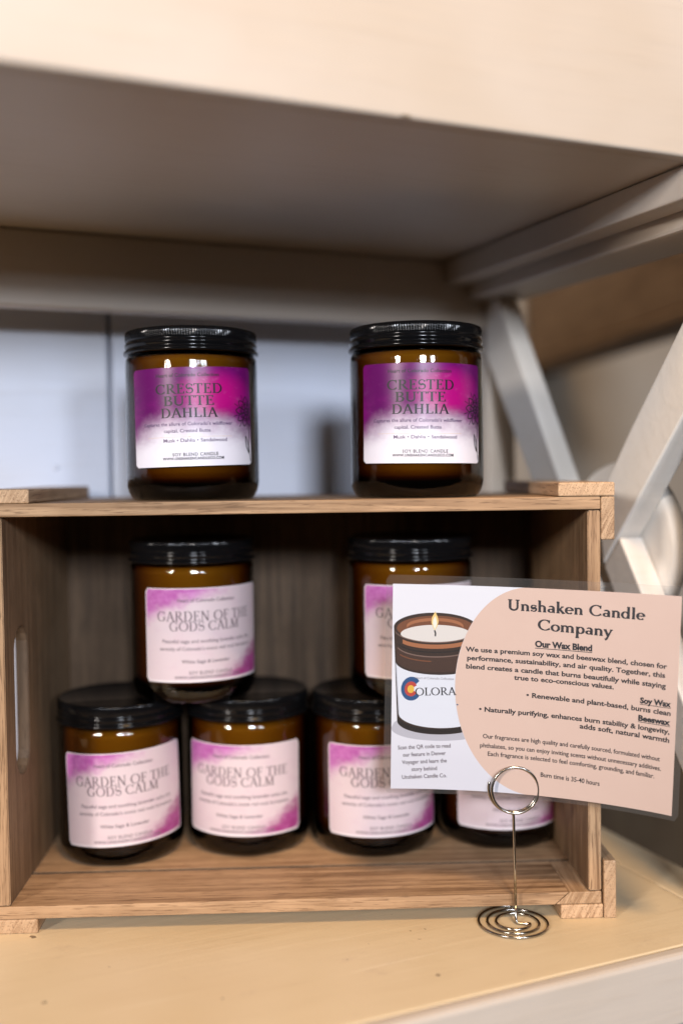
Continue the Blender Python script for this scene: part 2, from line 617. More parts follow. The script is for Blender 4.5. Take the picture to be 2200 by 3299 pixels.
def serif_glyph(ch, TH, TN):
    """strokes: (points, width) width None = pen contrast, number, or list"""
    S = []

    def bar(x0, x1, y):
        S.append(([(x0, y), (x1, y)], TN))

    def foot(x, y, h=0.15):
        yy = TN / 2 if y == 0 else (y - TN / 2)
        bar(x - h, x + h, yy)

    def stem(x, y0=0.0, y1=1.0, w=None, s0=True, s1=True, h=0.15):
        S.append(([(x, y0), (x, y1)], TH if w is None else w))
        if s0:
            foot(x, y0, h)
        if s1:
            yy = y1 - TN / 2
            bar(x - h, x + h * (1.0 if y1 == 1.0 else 0.35), yy)

    def tick(x, y0, y1):
        S.append(([(x, y0), (x, y1)], [TN * 1.7, TN * 0.9]))

    t2 = TN / 2

    def ess(cx, y0, h, rx):
        rt_, rb_ = h * 0.25, h * 0.26
        up_ = arc(cx, y0 + h - rt_ - t2, rx * 0.92, rt_, 35, 270, 16)
        lo_ = arc(cx, y0 + rb_ + t2, rx, rb_, 90, -150, 16)
        wu = [TN + (TH - TN) * max(0.0, min(1.0, (i / 16 - 0.25) / 0.7)) for i in range(17)]
        wl = [TN + (TH - TN) * max(0.0, min(1.0, (1 - i / 16 - 0.22) / 0.7)) for i in range(17)]
        S.append((up_ + lo_, wu + wl))
        tick(cx + rx * 0.80, y0 + h * 0.93, y0 + h * 0.72)
        tick(cx - rx * 0.88, y0 + h * 0.04, y0 + h * 0.27)

    def bowl(cx, cy, rx, ry):
        S.append((arc(cx, cy, rx, ry, 0, 360, 28), None))

    a = 0.6
    if ch == ' ':
        a = 0.34
    elif ch == 'I':
        stem(.2); a = .42
    elif ch == 'H':
        stem(.2); stem(.70); bar(.2, .70, .52); a = .92
    elif ch == 'L':
        stem(.2); bar(.2, .64, t2); tick(.63, 0, .24); a = .70
    elif ch == 'T':
        stem(.36, s1=False); bar(.03, .69, 1 - t2); tick(.04, 1, .78); tick(.68, 1, .78); a = .74
    elif ch in 'EF':
        stem(.2, s0=True); bar(.05, .60, 1 - t2); tick(.60, 1, .80); bar(.2, .48, .52); tick(.48, .63, .41)
        if ch == 'E':
            bar(.05, .64, t2); tick(.64, 0, .24)
        a = .72 if ch == 'E' else .66
    elif ch == 'D':
        stem(.2); bar(.2, .44, 1 - t2); bar(.2, .44, t2)
        S.append((arc(.42, .5, .38, .5 - t2, 90, -90, 20), None)); a = .92
    elif ch == 'B':
        stem(.2); bar(.2, .44, 1 - t2); bar(.2, .46, .53); bar(.2, .44, t2)
        S.append((arc(.42, .76, .19, .24 - t2, 90, -90), None))
        S.append((arc(.43, .27, .24, .27 - t2, 90, -90), None)); a = .76
    elif ch in 'RP':
        stem(.2); bar(.2, .44, 1 - t2); bar(.2, .44, .49)
        S.append((arc(.42, .745, .20, .255 - t2, 90, -90), None))
        S.append(([(.40, .50), (.60, .22), (.80, .02)], [TH * .8, TH, TH * .7])); bar(.70, .88, t2); a = .86
    elif ch in 'CG':
        S.append((arc(.50, .5, .42, .5 - t2, 48, 312, 24), None)); tick(.79, .96, .68)
        if ch == 'C':
            tick(.80, .10, .26); a = .90
        else:
            stem(.78, .08, .44, s0=False, s1=False); bar(.64, .92, .44); a = .98
    elif ch == 'O':
        bowl(.50, .5, .42, .5 - t2); a = 1.0
    elif ch == 'U':
        stem(.2, .32, 1, s0=False); stem(.74, .32, 1, TN * 1.6, s0=False)
        S.append((arc(.47, .32, .27, .32 - t2, 180, 360), [TH - (TH - TN * 1.6) * (i / 14) ** .6 for i in range(15)])); a = .92
    elif ch == 'A':
        S.append(([(.10, 0), (.42, 1)], TN * 1.5)); S.append(([(.42, 1), (.76, 0)], TH)); bar(.20, .64, .36)
        foot(.10, 0, .12); foot(.76, 0, .14); a = .86
    elif ch == 'N':
        stem(.17, w=TN * 1.5, h=.12); S.append(([(.15, 1), (.76, 0)], TH)); stem(.76, w=TN * 1.5, s0=False, h=.12); a = .94
    elif ch == 'M':
        stem(.15, w=TN * 1.5, h=.12); S.append(([(.16, 1), (.50, .02)], TH)); S.append(([(.50, .02), (.86, 1)], TN * 1.4)); stem(.88, h=.14); a = 1.08
    elif ch == 'S':
        ess(.35, 0, 1.0, .26); a = .68
    elif ch == 's':
        ess(.24, 0, .63, .18); a = .47
    elif ch in 'nhm':
        stem(.15, 0, 1.05 if ch == 'h' else .62, h=.12)
        for q in range(2 if ch == 'm' else 1):
            x = .15 + .36 * q
            S.append((arc(x + .18, .40, .18, .22 - t2, 170, 0), [TN + (TH - TN) * (i / 14) for i in range(15)]))
            stem(x + .36, 0, .40, s1=False, h=.12)
        a = 1.02 if ch == 'm' else .66
    elif ch == 'l':
        stem(.15, 0, 1.05, h=.12); a = .32
    elif ch == 'a':
        S.append((arc(.27, .43, .17, .20 - t2, 0, 150), [TH - (TH - TN) * (i / 14) for i in range(15)]))
        stem(.44, 0.02, .43, s0=False, s1=False); bar(.44, .54, t2); bowl(.26, .19, .17, .18 - t2); a = .57
    elif ch == 'd':
        bowl(.28, .31, .22, .32 - t2); stem(.50, 0, 1.05, s0=False, h=.12); bar(.5, .60, t2); a = .66
    elif ch == 'p':
        stem(.15, -.32, .62, h=.12); bar(.03, .27, -.32); bowl(.37, .31, .22, .32 - t2); a = .66
    elif ch == 'o':
        bowl(.30, .31, .25, .32 - t2); a = .60
    elif ch == 'e':
        S.append((arc(.29, .31, .24, .32 - t2, 0, 318, 20), None)); bar(.06, .53, .33); a = .57
    elif ch == 'k':
        stem(.15, 0, 1.05, h=.12); S.append(([(.17, .26), (.46, .60)], TN * 1.3)); S.append(([(.26, .38), (.56, 0)], TH)); bar(.36, .56, .60); bar(.46, .66, t2); a = .62
    elif ch == 'y':
        S.append(([(.06, .62), (.30, .04)], TH)); S.append(([(.52, .62), (.28, -.02), (.18, -.24), (.08, -.29)], [TN * 1.3, TN * 1.4, TN * 1.8, TH])); foot(.07, .62, .11); bar(.42, .62, .60); a = .58
    return a, S


def serif(text, TH=.13, TN=.045, track=0.02):
    vs, fs = [], []
    x = 0.0
    for ch in text:
        adv, strokes = serif_glyph(ch, TH, TN)
        for pts, w in strokes:
            n = len(pts)
            base = len(vs)
            for i, p in enumerate(pts):
                a_, b_ = pts[max(i - 1, 0)], pts[min(i + 1, n - 1)]
                if i and pts[i] == pts[i - 1]:
                    a_ = pts[max(i - 2, 0)]
                tx, ty = b_[0] - a_[0], b_[1] - a_[1]
                L = math.hypot(tx, ty) or 1e-6
                tx, ty = tx / L, ty / L
                if w is None:
                    ww = TN + (TH - TN) * abs(ty) ** 1.3
                elif isinstance(w, list):
                    ww = w[i]
                else:
                    ww = w
                vs.append((x + p[0] - ty * ww / 2, p[1] + tx * ww / 2))
                vs.append((x + p[0] + ty * ww / 2, p[1] - tx * ww / 2))
            for i in range(n - 1):
                q = base + 2 * i
                fs.append((q, q + 1, q + 3, q + 2))
        x += adv + track
    x0 = min(v[0] for v in vs)
    return [(a - x0, b) for a, b in vs], fs


class Sheet:
    """collects flat artwork (x,y in metres + layer) and maps it on a surface as one mesh"""

    def __init__(self, mapper, mats):
        self.map = mapper
        self.bm = bmesh.new()
        self.mats = list(mats)
        self.idx = {k: i for i, k in enumerate(mats)}

    def raw(self, vs, fs, mat, layer):
        L = [self.bm.verts.new(self.map(x, y, layer)) for x, y in vs]
        for f in fs:
            try:
                nf = self.bm.faces.new([L[i] for i in f])
                nf.material_index = self.idx[mat]
            except ValueError:
                pass

    def grid(self, x0, x1, y0, y1, nx, ny, mat, layer, radius=0.0, uv=None):
        uvl = self.bm.loops.layers.uv.verify()
        vs = []
        for j in range(ny + 1):
            y = y0 + (y1 - y0) * j / ny
            ins = 0.0
            if radius:
                d = min(y - y0, y1 - y)
                if d < radius:
                    ins = radius - math.sqrt(max(0.0, radius ** 2 - (radius - d) ** 2))
            for i in range(nx + 1):
                x = x0 + ins + (x1 - x0 - 2 * ins) * i / nx
                vs.append((x, y))
        L = [self.bm.verts.new(self.map(x, y, layer)) for x, y in vs]
        for j in range(ny):
            for i in range(nx):
                q = j * (nx + 1) + i
                ids = (q, q + 1, q + nx + 2, q + nx + 1)
                f = self.bm.faces.new([L[k] for k in ids])
                f.material_index = self.idx[mat]
                f.smooth = True
                for lp, k in zip(f.loops, ids):
                    x, y = vs[k]
                    lp[uvl].uv = uv(x, y) if uv else ((x - x0) / (x1 - x0), (y - y0) / (y1 - y0))

    def text(self, art, cx, y, w, h, mat, layer=1, align='c', rot=0.0):
        vs, fs = art
        W = max(v[0] for v in vs)
        sx = w / W
        ox = {'c': -w / 2, 'l': 0, 'r': -w}[align]
        cr, sr = math.cos(rot), math.sin(rot)
        out = []
        for a, b in vs:
            px, py = a * sx + ox, b * h
            out.append((cx + px * cr - py * sr, y + px * sr + py * cr))
        self.raw(out, fs, mat, layer)

    def line(self, pts, w, mat, layer=1):
        vs, fs = [], []
        n = len(pts)
        for i, p in enumerate(pts):
            a, b = pts[max(i - 1, 0)], pts[min(i + 1, n - 1)]
            tx, ty = b[0] - a[0], b[1] - a[1]
            L = math.hypot(tx, ty) or 1e-9
            tx, ty = tx / L, ty / L
            ww = w[i] if isinstance(w, list) else w
            vs += [(p[0] - ty * ww / 2, p[1] + tx * ww / 2), (p[0] + ty * ww / 2, p[1] - tx * ww / 2)]
        for i in range(n - 1):
            fs.append((2 * i, 2 * i + 1, 2 * i + 3, 2 * i + 2))
        self.raw(vs, fs, mat, layer)

    def lens(self, upper, lower, mat, layer=1, rows=6, clip=None):
        """area between two curves of equal point count"""
        n = len(upper)
        vs, fs = [], []
        for r in range(rows + 1):
            t = r / rows
            for a, b in zip(upper, lower):
                vs.append((a[0] + (b[0] - a[0]) * t, a[1] + (b[1] - a[1]) * t))
        if clip:
            vs = clip(vs)
        for r in range(rows):
            for i in range(n - 1):
                q = r * n + i
                fs.append((q, q + 1, q + n + 1, q + n))
        self.raw(vs, fs, mat, layer)

    def build(self, name, parent):
        return finish(self.bm, name, [M[k] for k in self.mats], parent)


# ------------------------------------------------------------------ setting: wall of the room behind the shelf unit
H = 0.237                      # the lower shelf lies this far under the lens
YAW = R(23)                    # the shelf unit stands turned by this
SH = Vector((math.cos(YAW), math.sin(YAW), 0))
TH_ = Vector((-math.sin(YAW), math.cos(YAW), 0))
for nm, z0, z1, t0, mt in (("wall", -0.215, 1.6, 1.15, M['wall']), ("lower_wall_shade", -1.0, -0.2152, 1.14, M['wall_shade_chip'])):  # second box: light fading down the wall, painted as a dark lower strip
    bm = bmesh.new()
    add_box(bm, -1.6, 3.0, t0, 1.25, z0, z1, 0)
    w_ = finish(bm, nm, mt)
    w_.rotation_euler = (0, 0, YAW)
    w_['kind'] = 'structure'
hc = thing("wooden_beam", "brown wooden beam running out of focus behind the right end of the shelf unit", "beam", (0.262, 1.16, 0.128), R(7))
box("beam_body", 0.0, 0.045, -0.50, 0.17, 0.012, 0.13, M['cabinet'], hc, 0.003)
box("lower_edge", -0.003, 0.047, -0.50, 0.17, 0.0, 0.0117, M['cabinet'], hc, 0.003)

# ------------------------------------------------------------------ shelf unit
su = thing("shelf_unit", "cream white painted wooden shelf unit with crossed side braces that holds the crate", "shelf unit",
           SH * 0.05 + TH_ * 0.53 + Vector((0, 0, -H)), YAW)
OS, OT, OZ = 0.05, 0.53, -H


def sbox(name, s0, s1, t0, t1, z0, z1, mat, bevel=0.0015):
    return box(name, s0 - OS, s1 - OS, t0 - OT, t1 - OT, z0 - OZ, z1 - OZ, mat, su, bevel)


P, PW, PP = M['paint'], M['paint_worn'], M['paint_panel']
sbox("shelf_board", -0.62, 0.3889, 0.3975, 0.712, -H - 0.018, -H, PW, 0.0008)
sbox("edge_board", 0.3897, 0.4205, 0.3975, 0.712, -H - 0.018, -H, PW, 0.0012)
sbox("front_board", -0.62, 0.4205, 0.389, 0.3970, -H - 0.036, -H + 0.0003, P, 0.0022)
sbox("upper_shelf", -0.62, 0.4205, 0.3975, 0.712, 0.1495, 0.168, P, 0.001)
sbox("front_board", -0.62, 0.4205, 0.389, 0.3970, 0.1490, 0.320, P, 0.0012)
sbox("side_apron", 0.3525, 0.3695, 0.3975, 0.640, 0.1325, 0.1490, P, 0.0012)
sbox("side_rail", 0.3700, 0.4100, 0.3978, 0.640, 0.1230, 0.1490, P, 0.002)
sbox("rear_apron", -0.62, 0.3877, 0.641, 0.656, 0.1030, 0.1490, P, 0.0015)
post = sbox("post", 0.3880, 0.4110, 0.6405, 0.69, -H, 0.1490, P, 0.0015)
sbox("post", 0.3860, 0.4110, 0.3985, 0.4160, -H, 0.1226, P, 0.0015)
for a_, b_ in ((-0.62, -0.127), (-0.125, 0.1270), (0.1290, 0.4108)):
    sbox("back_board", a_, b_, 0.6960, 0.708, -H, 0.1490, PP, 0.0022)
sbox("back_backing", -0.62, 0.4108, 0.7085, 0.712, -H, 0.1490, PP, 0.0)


nick = sbox("chipped_spot", 0.1945, 0.1990, 0.38885, 0.3895, 0.1491, 0.1503, M['wall_shade_chip'], 0.0002)
bm = bmesh.new()
lathe(bm, [(0, 0.0006), (0.0016, 0.0005), (0.0022, 0.0), (0.0022, -0.001), (0, -0.001)], 20)
nl = finish(bm, "nail_head", PP, su, True)
nl.location = (0.0910 - OS, 0.6960 - OT, 0.0068 - OZ)
nl.rotation_euler = (R(90), 0, 0)


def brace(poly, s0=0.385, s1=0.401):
    prism("brace", [(t - OT, z - OZ) for t, z in poly], s0 - OS, s1 - OS, (1, 2, 0), M['paint_bright'], su, 0.0012)


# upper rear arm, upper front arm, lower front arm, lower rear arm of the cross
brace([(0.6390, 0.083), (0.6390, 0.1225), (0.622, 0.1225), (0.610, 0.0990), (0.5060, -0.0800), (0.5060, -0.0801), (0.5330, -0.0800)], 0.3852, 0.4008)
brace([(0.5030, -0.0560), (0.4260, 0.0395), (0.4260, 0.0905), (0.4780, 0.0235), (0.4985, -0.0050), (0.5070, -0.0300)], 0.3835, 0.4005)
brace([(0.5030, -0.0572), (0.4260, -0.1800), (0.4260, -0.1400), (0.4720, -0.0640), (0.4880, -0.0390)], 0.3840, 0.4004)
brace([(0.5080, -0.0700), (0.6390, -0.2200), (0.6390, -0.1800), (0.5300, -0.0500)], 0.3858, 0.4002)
bm = bmesh.new()
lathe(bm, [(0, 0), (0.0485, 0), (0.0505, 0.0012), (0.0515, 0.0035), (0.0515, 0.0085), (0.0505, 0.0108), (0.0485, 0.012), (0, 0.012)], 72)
md = finish(bm, "medallion", M['paint_bright'], su, True)
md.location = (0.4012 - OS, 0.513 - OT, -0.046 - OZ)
md.rotation_euler = (0, R(90), 0)

# ------------------------------------------------------------------ wooden crate lying on its long side
CY, CF = R(2.0), 0.5300
cr = thing("wooden_crate", "light wooden crate lying on its side on the shelf, filled with candles", "crate", (0, CF, -H), CY)
CD = 0.146                     # depth of the crate
WX, WY, WZ, WE = M['wood_x'], M['wood_y'], M['wood_z'], M['wood_end']
XL, XR = -0.1745, 0.1287       # inner faces of the end panels
XLo, XRo = -0.1811, 0.1354
box("top_board", XLo, XRo, 0.0, 0.074, 0.2170, 0.2238, WX, cr)
box("top_board", XLo, XRo, 0.0755, CD, 0.2171, 0.2237, WX, cr)
# lower front slat with a mitred right end, and the small end block next to it
prism("bottom_slat", [(XLo, 0.0076), (0.1105, 0.0076), (0.1180, 0.0142), (XLo, 0.0142)], 0.0, 0.0438, (0, 2, 1), WX, cr, 0.0004)
prism("slat_end", [(0.1110, 0.0076), (XRo, 0.0076), (XRo, 0.0141), (0.1186, 0.0141)], 0.0002, 0.0438, (0, 2, 1), WE, cr, 0.0005)
rs = box("bottom_slat", XLo, XRo, 0.0482, CD, 0.0076, 0.0135, WX, cr, 0.0003)
rs.data.materials.append(M['wood_recess_shade'])
for p in rs.data.polygons:              # shade of the gap painted on the sawn edge
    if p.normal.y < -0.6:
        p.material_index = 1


def end_panel(x0, x1):
    """end board with a rounded hand slot"""
    y0, y1, z0, z1 = 0.0004, CD, 0.0146, 0.2166
    cy_, cz_, hw, hh = 0.0310, 0.1160, 0.0130, 0.0405
    n = 64
    angs = sorted(set([2 * math.pi * i / n for i in range(n)] +
                      [math.atan2(z - cz_, y - cy_) % (2 * math.pi) for y in (y0, y1) for z in (z0, z1)]))
    slot, rim = [], []
    for a in angs:
        c, s = math.cos(a), math.sin(a)
        # stadium boundary
        lo, hi = 0.0, 0.2
        for _ in range(40):
            m_ = (lo + hi) / 2
            yy, zz = m_ * c, m_ * s
            zc = max(-(hh - hw), min(hh - hw, zz))
            if math.hypot(yy, zz - zc) < hw:
                lo = m_
            else:
                hi = m_
        slot.append((cy_ + lo * c, cz_ + lo * s))
        ts = []
        if c > 1e-9: ts.append((y1 - cy_) / c)
        if c < -1e-9: ts.append((y0 - cy_) / c)
        if s > 1e-9: ts.append((z1 - cz_) / s)
        if s < -1e-9: ts.append((z0 - cz_) / s)
        t = min(ts)
        rim.append((cy_ + t * c, cz_ + t * s))
    bm = bmesh.new()
    V = {}
    for side, x in (('a', x0), ('b', x1)):
        for nm, ring in (('s', slot), ('r', rim)):
            V[side + nm] = [bm.verts.new((x, y, z)) for y, z in ring]
    k = len(angs)
    for i in range(k):
        j = (i + 1) % k
        for p, q in (('as', 'ar'), ('bs', 'br'), ('as', 'bs'), ('ar', 'br')):
            bm.faces.new((V[p][i], V[p][j], V[q][j], V[q][i]))
    bmesh.ops.recalc_face_normals(bm, faces=bm.faces)
    es = [e for e in bm.edges if len(e.link_faces) == 2 and e.calc_face_angle(0) > 1.2]
    bmesh.ops.bevel(bm, geom=es, offset=0.0005, segments=2, affect='EDGES')
    bm.normal_update()
    for f in bm.faces:                  # the sawn edges are lighter than the broad faces
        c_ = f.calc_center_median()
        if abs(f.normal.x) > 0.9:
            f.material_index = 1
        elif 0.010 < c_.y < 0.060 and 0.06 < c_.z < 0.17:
            f.material_index = 2  # slot rim: shade of the recess held in its darker colour
    return finish(bm, "end_panel", [M['wood_z'], M['wood_dark_face'], M['wood_recess_shade']], cr)


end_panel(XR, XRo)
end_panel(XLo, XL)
# corner cleats (two on every long edge)
box("cleat", 0.1130, 0.1428, -0.0006, CD, 0.2240, 0.2312, WE, cr, 0.0007)
box("cleat", 0.1356, 0.1428, -0.0004, CD, 0.2010, 0.2237, WE, cr, 0.0007)
box("cleat", 0.1136, 0.1362, -0.0004, CD, 0.0000, 0.0074, WE, cr, 0.0007)
box("cleat", 0.1364, 0.1430, -0.0010, CD, 0.0000, 0.0310, WE, cr, 0.0007)
box("cleat", -0.1885, -0.1600, -0.0006, CD, 0.2240, 0.2312, WE, cr, 0.0007)
box("cleat", -0.1885, -0.1813, -0.0004, CD, 0.2010, 0.2237, WE, cr, 0.0007)
box("cleat", -0.1885, -0.1605, -0.0004, CD, 0.0000, 0.0074, WE, cr, 0.0007)
box("cleat", -0.1885, -0.1813, -0.0010, CD, 0.0076, 0.0310, WE, cr, 0.0007)
nb = 5
for i in range(nb):
    a_ = XLo + (XRo - XLo) * i / nb
    b_ = XLo + (XRo - XLo) * (i + 1) / nb
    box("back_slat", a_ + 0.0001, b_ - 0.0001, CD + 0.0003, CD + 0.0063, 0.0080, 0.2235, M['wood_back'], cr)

# ------------------------------------------------------------------ amber candle jars
RJ = 0.0370


def jar_parts(parent):
    ob = {}
    # glass shell with a thick bottom: outer profile then inner profile back
    ri = 0.0352
    outer = [(0.0, 0.0010), (0.0300, 0.0008), (0.0316, 0.0000), (0.0330, 0.0004), (0.0346, 0.0020), (0.0358, 0.0042),
             (0.0366, 0.0068), (0.0370, 0.0095), (0.0369, 0.0400), (0.0367, 0.0740), (0.0364, 0.0775), (0.0352, 0.0795), (0.0342, 0.0805),
             (0.0342, 0.0900)]
    inner = [(0.0326, 0.0900), (0.0326, 0.0800), (0.0334, 0.0790), (0.0348, 0.0775), (ri, 0.0750), (ri, 0.0400), (ri, 0.0155), (0.0347, 0.0122),
             (0.0334, 0.0096), (0.0310, 0.0080), (0.0, 0.0076)]
    bm = bmesh.new()
    lathe(bm, outer + inner, 128)
    ob['glass'] = finish(bm, "glass_body", M['glass'], parent, True)
    bm = bmesh.new()
    rw = ri - 0.00015
    lathe(bm, [(0, 0.0078), (0.0308, 0.0082), (0.0332, 0.0098), (0.0345, 0.0124), (rw, 0.0157), (rw, 0.0748), (0.0345, 0.0770), (0.0330, 0.0780), (0, 0.0782)], 96)
    ob['wax'] = finish(bm, "wax", M['wax'], parent, True)
    # lid
    n = 165 * 4
    prof = [(0.0342, 0.0800), (0.0368, 0.0800), (0.0375, 0.0803), (0.0377, 0.0810), (0.0375, 0.0818), (0.0368, 0.0823),
            (0.0364, 0.0826), (0.0364, 0.0836), (0.0368, 0.0840), (0.0370, 0.0849), (0.0368, 0.0858), (0.0362, 0.0863), (0.0361, 0.0871),
            (0.0363, 0.0876), (0.0366, 0.0880), (0.0367, 0.0905), (0.0366, 0.0919), (0.0361, 0.0928), (0.0352, 0.0931),
            (0.0345, 0.0928), (0.0335, 0.0923), (0.0, 0.0923)]

    def rad(i, j):
        if 14 <= j <= 16:
            return 1.0 - (0.0 if (i % 4) in (1, 2) else 0.011)
        return 1.0
    bm = bmesh.new()
    lathe(bm, prof, n, rad)
    ob['lid'] = finish(bm, "lid", M['lid'], parent, True)
    return ob


def label_mapper(zc, tilt):
    ct, st = math.cos(tilt), math.sin(tilt)

    def f(x, y, layer):
        a = x * ct - y * st
        b = x * st + y * ct
        r = RJ + 0.00012 + 0.00009 * layer
        th = a / RJ
        return (r * math.sin(th), -r * math.cos(th), zc + b)
    return f


def flower(sh, cx, cy, s, xmax):
    """line drawing of a daisy-like bloom, cut off at the right label edge"""
    def draw(pts, w):
        run = []
        for p in pts:
            if p[0] < xmax:
                run.append(p)
            else:
                if len(run) > 1:
                    sh.line(run, w, 'ink', 1)
                run = []
        if len(run) > 1:
            sh.line(run, w, 'ink', 1)
    W = s * 0.072
    draw(arc(cx, cy, s * .20, s * .20, 0, 360, 24), W)
    for q in range(3):
        draw([(cx - s * .10 + q * s * .08, cy - s * .09), (cx - s * .03 + q * s * .08, cy + s * .08)], W * .7)
    for k in range(9):
        a = R(95 + k * 40)
        ux, uy = math.cos(a), math.sin(a)
        vx, vy = -uy, ux
        for sg in (-1, 1):
            pts = []
            for i in range(11):
                t = i / 10
                rr = s * (.22 + .78 * t)
                ww = s * .22 * math.sin(math.pi * min(1, t * .97 + .03)) ** .8 * sg
                pts.append((cx + ux * rr + vx * ww, cy + uy * rr + vy * ww))
            draw(pts, W)
        # curl inside the petal
        pts = []
        for i in range(12):
            t = i / 11
            ar = R(-60 + 330 * t) + a
            q = s * .11 * (1 - .6 * t)
            pts.append((cx + ux * s * .52 + q * math.cos(ar), cy + uy * s * .52 + q * math.sin(ar)))
        draw(pts, W * .8)
    for k in range(5):
        a = R(115 + k * 40)
        draw([(cx + math.cos(a) * s * .85, cy + math.sin(a) * s * .85), (cx + math.cos(a) * s * 1.22, cy + math.sin(a) * s * 1.22)], W * .6)
    stem = [(cx + s * .30, cy - s * .9), (cx + s * .26, cy - s * 1.5), (cx + s * .22, cy - s * 2.1), (cx + s * .28, cy - s * 2.7), (cx + s * .40, cy - s * 3.3)]
    draw([(a, b) for a, b in stem], W * 1.1)
    for sg in (-1, 1):
        pts = []
        for i in range(13):
            t = i / 12
            pts.append((cx + s * .20 - s * .34 * t + sg * s * .13 * math.sin(math.pi * t), cy - s * 2.75 + s * 1.15 * t + sg * s * .04 * math.sin(math.pi * t)))
        draw(pts, W)
    draw([(cx + s * .20, cy - s * 2.75), (cx - s * .06, cy - s * 1.9)], W * .6)


def crested_label(parent, tilt):
    sh = Sheet(label_mapper(0.0446, tilt), ['crested', 'ink', 'ink_soft', 'gold'])
    hw, hh = 0.0366, 0.02625
    sh.grid(-hw, hw, -hh, hh, 48, 40, 'crested', 0, 0.0017)
    k = 0.000163 / 3.015

    def X(px):
        return RJ * (math.asin((px - 785) / 655) - R(7.2))

    def Y(py):
        return (990 - py) * k

    def put(art, a, b, base, cap, mat):
        xa, xb = X(a), X(b)
        sh.text(art, (xa + xb) / 2, Y(base), xb - xa, cap * k, mat)
    put(sans("Heart of Colorado Collection", 0.012), 525, 1108, 598, 36, 'ink')
    put(serif("CRESTED", .165, .070, .03), 515, 1130, 763, 96, 'ink')
    put(serif("BUTTE", .165, .070, .03), 592, 1055, 879, 94, 'ink')
    put(serif("DAHLIA", .165, .070, .03), 562, 1088, 997, 94, 'ink')
    put(sans("Captures the allure of Colorado\u2019s wildflower", 0.012), 388, 1212, 1075, 35, 'ink_soft')
    put(sans("capital, Crested Butte", 0.012), 582, 1017, 1142, 35, 'ink_soft')
    put(sans("Musk \u2022 Dahlia \u2022 Sandalwood", 0.012), 575, 1160, 1237, 36, 'ink_soft')
    put(sans("SOY BLEND CANDLE", 0.02, 1.15), 655, 1077, 1374, 33, 'ink')
    put(sans("WWW.UNSHAKENCANDLECO.COM", 0.035, 1.1), 562, 1127, 1411, 27, 'ink')
    sh.line([(X(428) + (X(1205) - X(428)) * i / 10, Y(1187)) for i in range(11)], 0.00013, 'gold', 1)
    sh.line([(X(810), Y(1187)), (X(822), Y(1187)), (X(834), Y(1187))], [0.0001, 0.0005, 0.0001], 'gold', 2)
    flower(sh, X(1338), Y(945), 0.0082, hw - 0.0003)
    return sh.build("label", parent)


def garden_label(parent, tilt):
    sh = Sheet(label_mapper(0.0400, tilt), ['border', 'garden', 'ink_grey', 'ink_soft'])
    hw, hh = 0.0383, 0.0268
    sh.grid(-hw, hw, -hh, hh, 48, 24, 'border', 0, 0.0015)
    sh.grid(-hw + .0007, hw - .0007, -hh + .0012, hh - .0005, 48, 24, 'garden', 0.6, 0.0012)
    k = 0.0536 / 550

    def X(px):
        return RJ * (math.asin((px - 863) / 354) - R(13.5))

    def put(art, a, b, base, cap, mat):
        xa, xb = X(a), X(b)
        sh.text(art, (xa + xb) / 2, (640 - base) * k, xb - xa, cap * k, mat, 2)
    put(serif("GARDEN OF THE", .15, .055, .03), 672, 1160, 557, 58, 'ink_grey')
    put(serif("GODS CALM", .15, .055, .03), 735, 1105, 614, 55, 'ink_grey')
    put(sans("Heart of Colorado Collection", 0.012), 780, 1085, 446, 22, 'ink_grey')
    put(sans("Peaceful sage and soothing lavender echo the", 0.008), 697, 1160, 684, 22, 'ink_grey')
    put(sans("serenity of Colorado\u2019s iconic red rock formations", 0.008), 683, 1165, 728, 22, 'ink_grey')
    put(sans("White Sage & Lavender", 0.008), 797, 1055, 803, 22, 'ink_grey')
    put(sans("SOY BLEND CANDLE", 0.010, 1.15), 835, 1065, 868, 20, 'ink_grey')
    put(sans("WWW.UNSHAKENCANDLECO.COM", 0.02, 1.1), 757, 1105, 893, 16, 'ink_grey')
    return sh.build("label", parent)


ZT, ZF, ZM = -H + 0.2238 + 0.0001, -H + 0.0136, -H + 0.0136 + 0.0932
GA, GB = "candle jars standing on top of the crate", "candle jars inside the crate"
# x, y, z, turn of the label, tilt of the label, label maker, label, group
JARS = [
    (-0.0835, 0.5800, ZT, 9.3, 1.3, crested_label, "left of the two magenta labelled amber candle jars on top of the crate", GA),
    (0.0424, 0.5735, ZT, 3.0, -0.5, crested_label, "magenta labelled amber candle jar on the crate, directly above the printed info card", GA),
    (-0.0898, 0.6130, ZM, 21.8, 0.3, garden_label, "pale pink labelled candle jar stacked across two others at the left inside the crate", GB),
    (0.0406, 0.6140, ZM, 10.6, 0.2, garden_label, "stacked candle jar in the upper row of the crate, half hidden behind the info card", GB),
    (-0.1345, 0.6120, ZF, 16.0, 2.4, garden_label, "bottom row candle jar nearest to the hand slot of the crate's left end panel", GB),
    (-0.0590, 0.6250, ZF, -1.6, -0.6, garden_label, "fully visible bottom row candle jar second from the left, with lilac tinted label", GB),
    (0.0178, 0.6210, ZF, 12.4, 0.3, garden_label, "bottom row candle jar whose label the info card's left edge cuts off", GB),
    (0.0952, 0.6310, ZF, 11.0, 0.3, garden_label, "bottom row candle jar mostly covered by the info card, behind the holder's wire ring", GB),
]
proto = None
for x, y, z, tz, tilt, maker, lab, grp in JARS:
    j = thing("candle_jar", lab, "candle jar", (x, y, z), R(tz), grp)
    if proto is None:
        proto = jar_parts(j)
    else:
        for o in proto.values():
            c = o.copy()
            COL.objects.link(c)
            c.parent = j
    maker(j, R(tilt))

